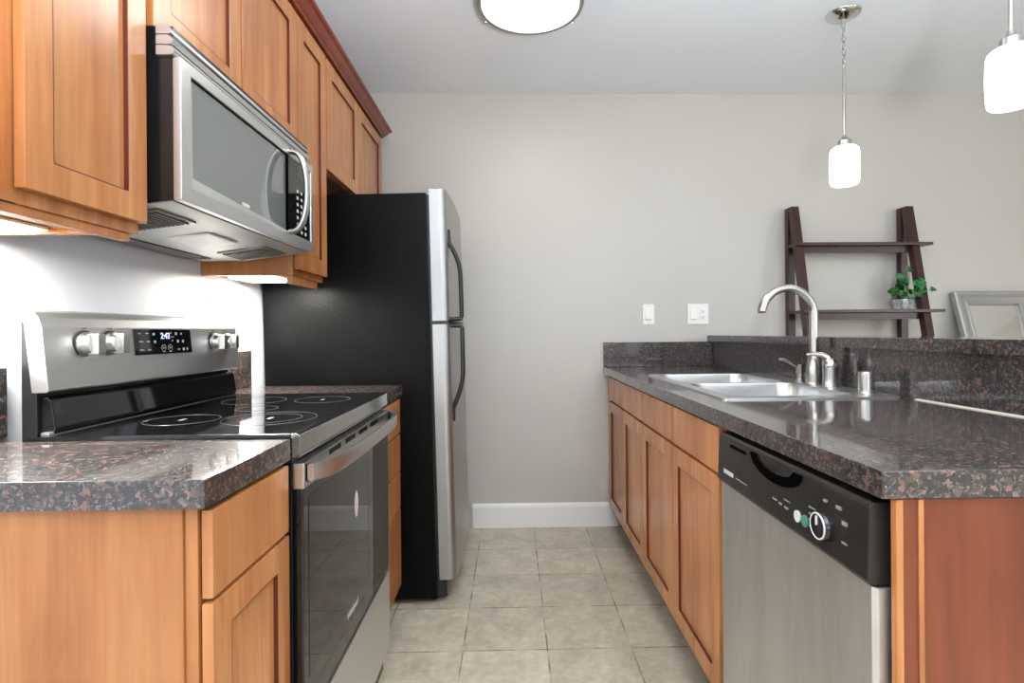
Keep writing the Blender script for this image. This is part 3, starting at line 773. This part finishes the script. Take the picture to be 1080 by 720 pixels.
single(B().lathe([(.0235, 0), (.0235, .004), (.022, .006), (.0225, .06), (.0205, .066), (.012, .068), (0, .068)], (1.083, 1.64, zd), 'Z', 32), 'air_gap', 'nickel', 'short nickel cylinder air gap at the right end of the sink', 'air gap', (1.083, 1.64, zd), smooth=50)

# ------------------------------------------------------------------ switches on the back wall
def plate(t, x0, x1, z0, z1): return B().box(x0, x1, YB - .007, YB, z0, z1, .003).build('cover_plate', 'plate', t)
k_ = YB / 3.0
z0, z1 = 1.1103 + (1.148 - 1.1103) * k_, 1.1103 + (1.261 - 1.1103) * k_
x0, x1 = .726 * k_, .791 * k_
t = thing('light_switch', 'single white light switch on the back wall', 'light switch', ((x0 + x1) / 2, YB, (z0 + z1) / 2))
plate(t, x0, x1, z0, z1)
B().prism([(YB - .007, z0 + .026), (YB - .015, z0 + .03), (YB - .009, z1 - .026), (YB - .007, z1 - .026)], 'X', x0 + .017, x1 - .017, .001).build('rocker', 'plate', t)
for z in (z0 + .012, z1 - .012): B().lathe([(.003, 0), (.003, .001), (0, .001)], ((x0 + x1) / 2, YB - .0068, z), 'Y', 12, -1).build('screw', 'mark', t)
x0, x1 = .975 * k_, 1.093 * k_
t = thing('switch_and_outlet_plate', 'wide white wall plate with switch and outlet, above the bar end', 'outlet', ((x0 + x1) / 2, YB, (z0 + z1) / 2))
plate(t, x0, x1, z0, z1)
B().prism([(YB - .007, z0 + .026), (YB - .015, z0 + .03), (YB - .009, z1 - .026), (YB - .007, z1 - .026)], 'X', x0 + .018, x0 + .051, .001).build('rocker', 'plate', t)
rc = B().box(x1 - .051, x1 - .018, YB - .011, YB - .007, z0 + .026, z1 - .026, .002).build('receptacle', 'plate', t)
for z in (z0 + .042, z1 - .042):
    parts('slot', 'plate_shade', rc, [(x1 - .0345 + xx - .0012, x1 - .0345 + xx + .0012, YB - .0116, YB - .0108, z - .004, z + .005) for xx in (-.006, .006)])
    B().lathe([(.0024, 0), (.0024, .0008), (0, .0008)], (x1 - .0345, YB - .011, z - .009), 'Y', 10, -1).build('slot', 'plate_shade', rc)

# ------------------------------------------------------------------ ceiling light and pendants
cl = thing('ceiling_light', 'round flush ceiling light with lit dome and nickel rim', 'ceiling light', (.083, 2.14, ZC))
c = (.083, 2.14, ZC)
B().lathe([(.185, 0), (.185, -.03), (.200, -.034), (.210, -.05), (.212, -.070), (.208, -.080), (.200, -.082), (.192, -.080), (.190, -.06)], c, 'Z', 64).build('rim', 'rim', cl, 40)
B().lathe([(.1895, -.062), (.186, -.068), (.165, -.082), (.13, -.094), (.085, -.102), (.04, -.106), (0, -.107)], c, 'Z', 64).build('dome', 'dome', cl, 60)
for k in range(3):
    a = math.radians(90 + 120 * k + 180); px, py = c[0] + .209 * math.cos(a), c[1] + .209 * math.sin(a)
    B().lathe([(.0045, 0), (.0055, -.005), (.004, -.011), (0, -.013)], (px, py, ZC - .076), 'Z', 12).build('finial', 'nickel', cl)
def pendant(label, x, y, zs=0):
    t = thing('pendant_light', label, 'pendant light', (x, y, ZC), 'pendant lights over the bar')
    B().lathe([(.068, 0), (.068, -.004), (.060, -.012), (.030, -.022), (.008, -.027), (.008, -.04), (0, -.04)], (x, y, ZC), 'Z', 40).build('canopy', 'chrome', t, 50)
    z = ZC - .05; i = 0; ch = B()
    while z > 2.225:
        m = Matrix.Rotation(PI / 2 * (i % 2), 3, 'Z') @ Matrix.Rotation(PI / 2, 3, 'X')
        ch.torus((x, y, z), .0095, .0021, m, 18, 8, .75, 1.9); z -= .029; i += 1
    ch.build('chain', 'nickel', t, 60)
    B().lathe([(.0025, 2.24), (.006, 2.232), (.006, 1.925)], (x, y, 0), 'Z', 14).build('rod', 'nickel', t)
    B().lathe([(.008, 1.95), (.012, 1.935), (.026, 1.925), (.0265, 1.895)], (x, y, 0), 'Z', 28).build('socket_cap', 'nickel', t)
    B().lathe([(.024, 1.902), (.044, 1.897), (.053, 1.889), (.057, 1.874), (.0585, 1.82), (.0575, 1.765), (.0545, 1.742), (.050, 1.737), (.048, 1.742), (.050, 1.765), (0, 1.768)], (x, y, 0), 'Z', 40).build('shade', 'shade', t, 60)
pendant('complete pendant light with canopy and chain, nearer the back wall', 1.442, 2.316)
pendant('large cut-off pendant light at the upper right corner', 1.412, 1.500)

# ------------------------------------------------------------------ ladder shelf, plant, mirror
ls = thing('ladder_shelf', 'dark brown ladder shelf leaning against the back wall', 'shelf', (1.875, 2.9, 0))
LX, RX = 1.597, 2.25
def yfront(z): return 3.040 - (1.806 - z) * .205
for X in (LX, RX):
    B().box(X - .020, X + .020, 3.062, 3.098, 0, 1.806, .002).build('rear_leg', 'dark_wood', ls)
    B().prism([(yfront(0) - .022, 0), (yfront(0) + .022, 0), (yfront(1.806) + .022, 1.806), (yfront(1.806) - .022, 1.806)], 'X', X - .020, X + .020, .002).build('front_leg', 'dark_wood', ls)
for zt, yf in ((1.594, 2.955), (1.219, 2.875), (.80, 2.79), (.38, 2.70)):
    sh = B().box(1.578, 2.335, yf, 3.061, zt - .016, zt, .0015).build('shelf_board', 'dark_wood', ls)
    yy = max(yfront(zt) - .0, yf + .045)
    B().box(LX + .0205, RX - .0205, yy, yy + .018, zt - .052, zt - .016, .001).build('apron', 'dark_wood', sh)
# plant
pc = (2.214, 3.008, 1.2195)
pp = thing('potted_plant', 'small green leafy plant in square silvery glass pot on the shelf', 'plant', pc)
def frus(b, c, w0, w1, z0, z1):
    bm = bmesh.new(); r = []
    for w, z in ((w0, z0), (w1, z1)):
        r.append([bm.verts.new((c[0] + sx * w, c[1] + sy * w, z)) for sx, sy in ((-1, -1), (1, -1), (1, 1), (-1, 1))])
    for i in range(4): bm.faces.new((r[0][i], r[0][(i + 1) % 4], r[1][(i + 1) % 4], r[1][i]))
    bm.faces.new(r[0][::-1]); bm.faces.new(r[1])
    bmesh.ops.bevel(bm, geom=bm.edges[:], offset=.003, segments=2, affect='EDGES'); b._merge(bm); return b
frus(B(), pc, .040, .047, pc[2], pc[2] + .060).build('pot', 'pot', pp)
B().box(pc[0] - .043, pc[0] + .043, pc[1] - .043, pc[1] + .043, pc[2] + .058, pc[2] + .064, .002).build('soil', 'soil', pp)
stems, leaves = B(), B()
def leaf_cluster(p, r, n):
    for i in range(n):
        a = 2 * PI * i / n + random.random() * .6; tilt = random.uniform(-.1, .8)
        d = Vector((math.cos(a), .35 * math.sin(a), .8 * math.sin(a) + random.uniform(-.2, .3))).normalized(); up = Vector((random.uniform(-.5, .5), -1, random.uniform(.1, .9))).normalized(); sdv = d.cross(up).normalized(); nr = sdv.cross(d)
        L = r * random.uniform(.65, 1.0); W = L * .55
        bm = bmesh.new(); vs = []
        prof = [(0, 0), (.25, .7), (.55, 1.0), (.8, .8), (1.0, .25)]
        top = [bm.verts.new(Vector(p) + d * L * s_ + sdv * W * w + nr * (-.25 * L * s_ * s_ + .1 * W * w)) for s_, w in prof]
        mid = [bm.verts.new(Vector(p) + d * L * s_ + nr * (-.15 * L * s_ * s_)) for s_, w in prof]
        bot = [bm.verts.new(Vector(p) + d * L * s_ - sdv * W * w + nr * (-.25 * L * s_ * s_ + .1 * W * w)) for s_, w in prof]
        for k in range(4):
            for q0, q1 in ((top, mid), (mid, bot)):
                try: bm.faces.new((q0[k], q0[k + 1], q1[k + 1], q1[k]))
                except Exception: pass
        if any((abs(v.co.x - RX) < .024 and (abs(v.co.y - yfront(v.co.z)) < .028 or v.co.y > 3.055)) or v.co.y > 3.095 or v.co.z < pc[2] + .05 for v in bm.verts): bm.free(); continue
        ex = bmesh.ops.solidify(bm, geom=bm.faces[:], thickness=.0008)
        leaves._merge(bm)
base = Vector((pc[0], pc[1], pc[2] + .06))
for (dx_, dy_, dz_, r, n) in ((-.085, -.02, .035, .028, 6), (-.03, -.03, .10, .036, 7), (.0, -.04, .17, .030, 6), (.01, -.10, .085, .040, 8), (.01, -.12, .055, .028, 6), (.05, -.14, .045, .022, 5), (-.02, .01, .07, .034, 7), (.01, -.045, .04, .034, 6), (-.05, .02, .05, .03, 6), (-.045, -.03, .12, .03, 6), (.0, -.10, .035, .034, 7), (-.035, -.035, .03, .03, 6)):
    p = base + Vector((dx_, dy_, dz_))
    stems.tube([base + Vector((dx_ * .2, dy_ * .2, -.005)), base + Vector((min(dx_ * .45, 0) - .004, dy_ * .95, dz_ * .7)), p], [.003, .0025, .0018], 7)
    leaf_cluster(p, r, n)
leaves.build('leaves', 'leaf', pp, 60); stems.build('stems', 'stem', pp, 60)
# leaning mirror: stands on the floor beyond the bar
mr = thing('framed_mirror', 'silver framed mirror leaning on the back wall beside the ladder shelf', 'mirror', (2.76, 2.69, 0))
W_, H_, fw = .445, 1.378, .078
fm = bmesh.new(); prof = [(0, 0), (0, .030), (.008, .036), (.022, .036), (.034, .026), (.058, .020), (.066, .024), (.074, .022), (.078, .014), (.078, .006)]
rings = []
for (sx, sz) in ((-1, 0), (1, 0), (1, 1), (-1, 1)):
    ring = []
    for p, q in prof:
        x = sx * (W_ / 2 - p); z = p if sz == 0 else H_ - p
        ring.append(fm.verts.new((2.76 + x, 2.69 - q, z)))
    rings.append(ring)
for i in range(4):
    a, b2 = rings[i], rings[(i + 1) % 4]
    for j in range(len(prof) - 1): fm.faces.new((a[j], b2[j], b2[j + 1], a[j + 1]))
bmesh.ops.recalc_face_normals(fm, faces=fm.faces[:])
B()._merge(fm).build('frame', 'frame', mr, 25)
B().box(2.76 - W_ / 2 + .07, 2.76 + W_ / 2 - .07, 2.682, 2.686, .07, H_ - .07).build('mirror_glass', 'mirror', mr)
B().box(2.76 - W_ / 2 + .003, 2.76 + W_ / 2 - .003, 2.6865, 2.69, .003, H_ - .003).build('backing', 'black_matte', mr)
mr.rotation_euler = (-.298, 0, 0)
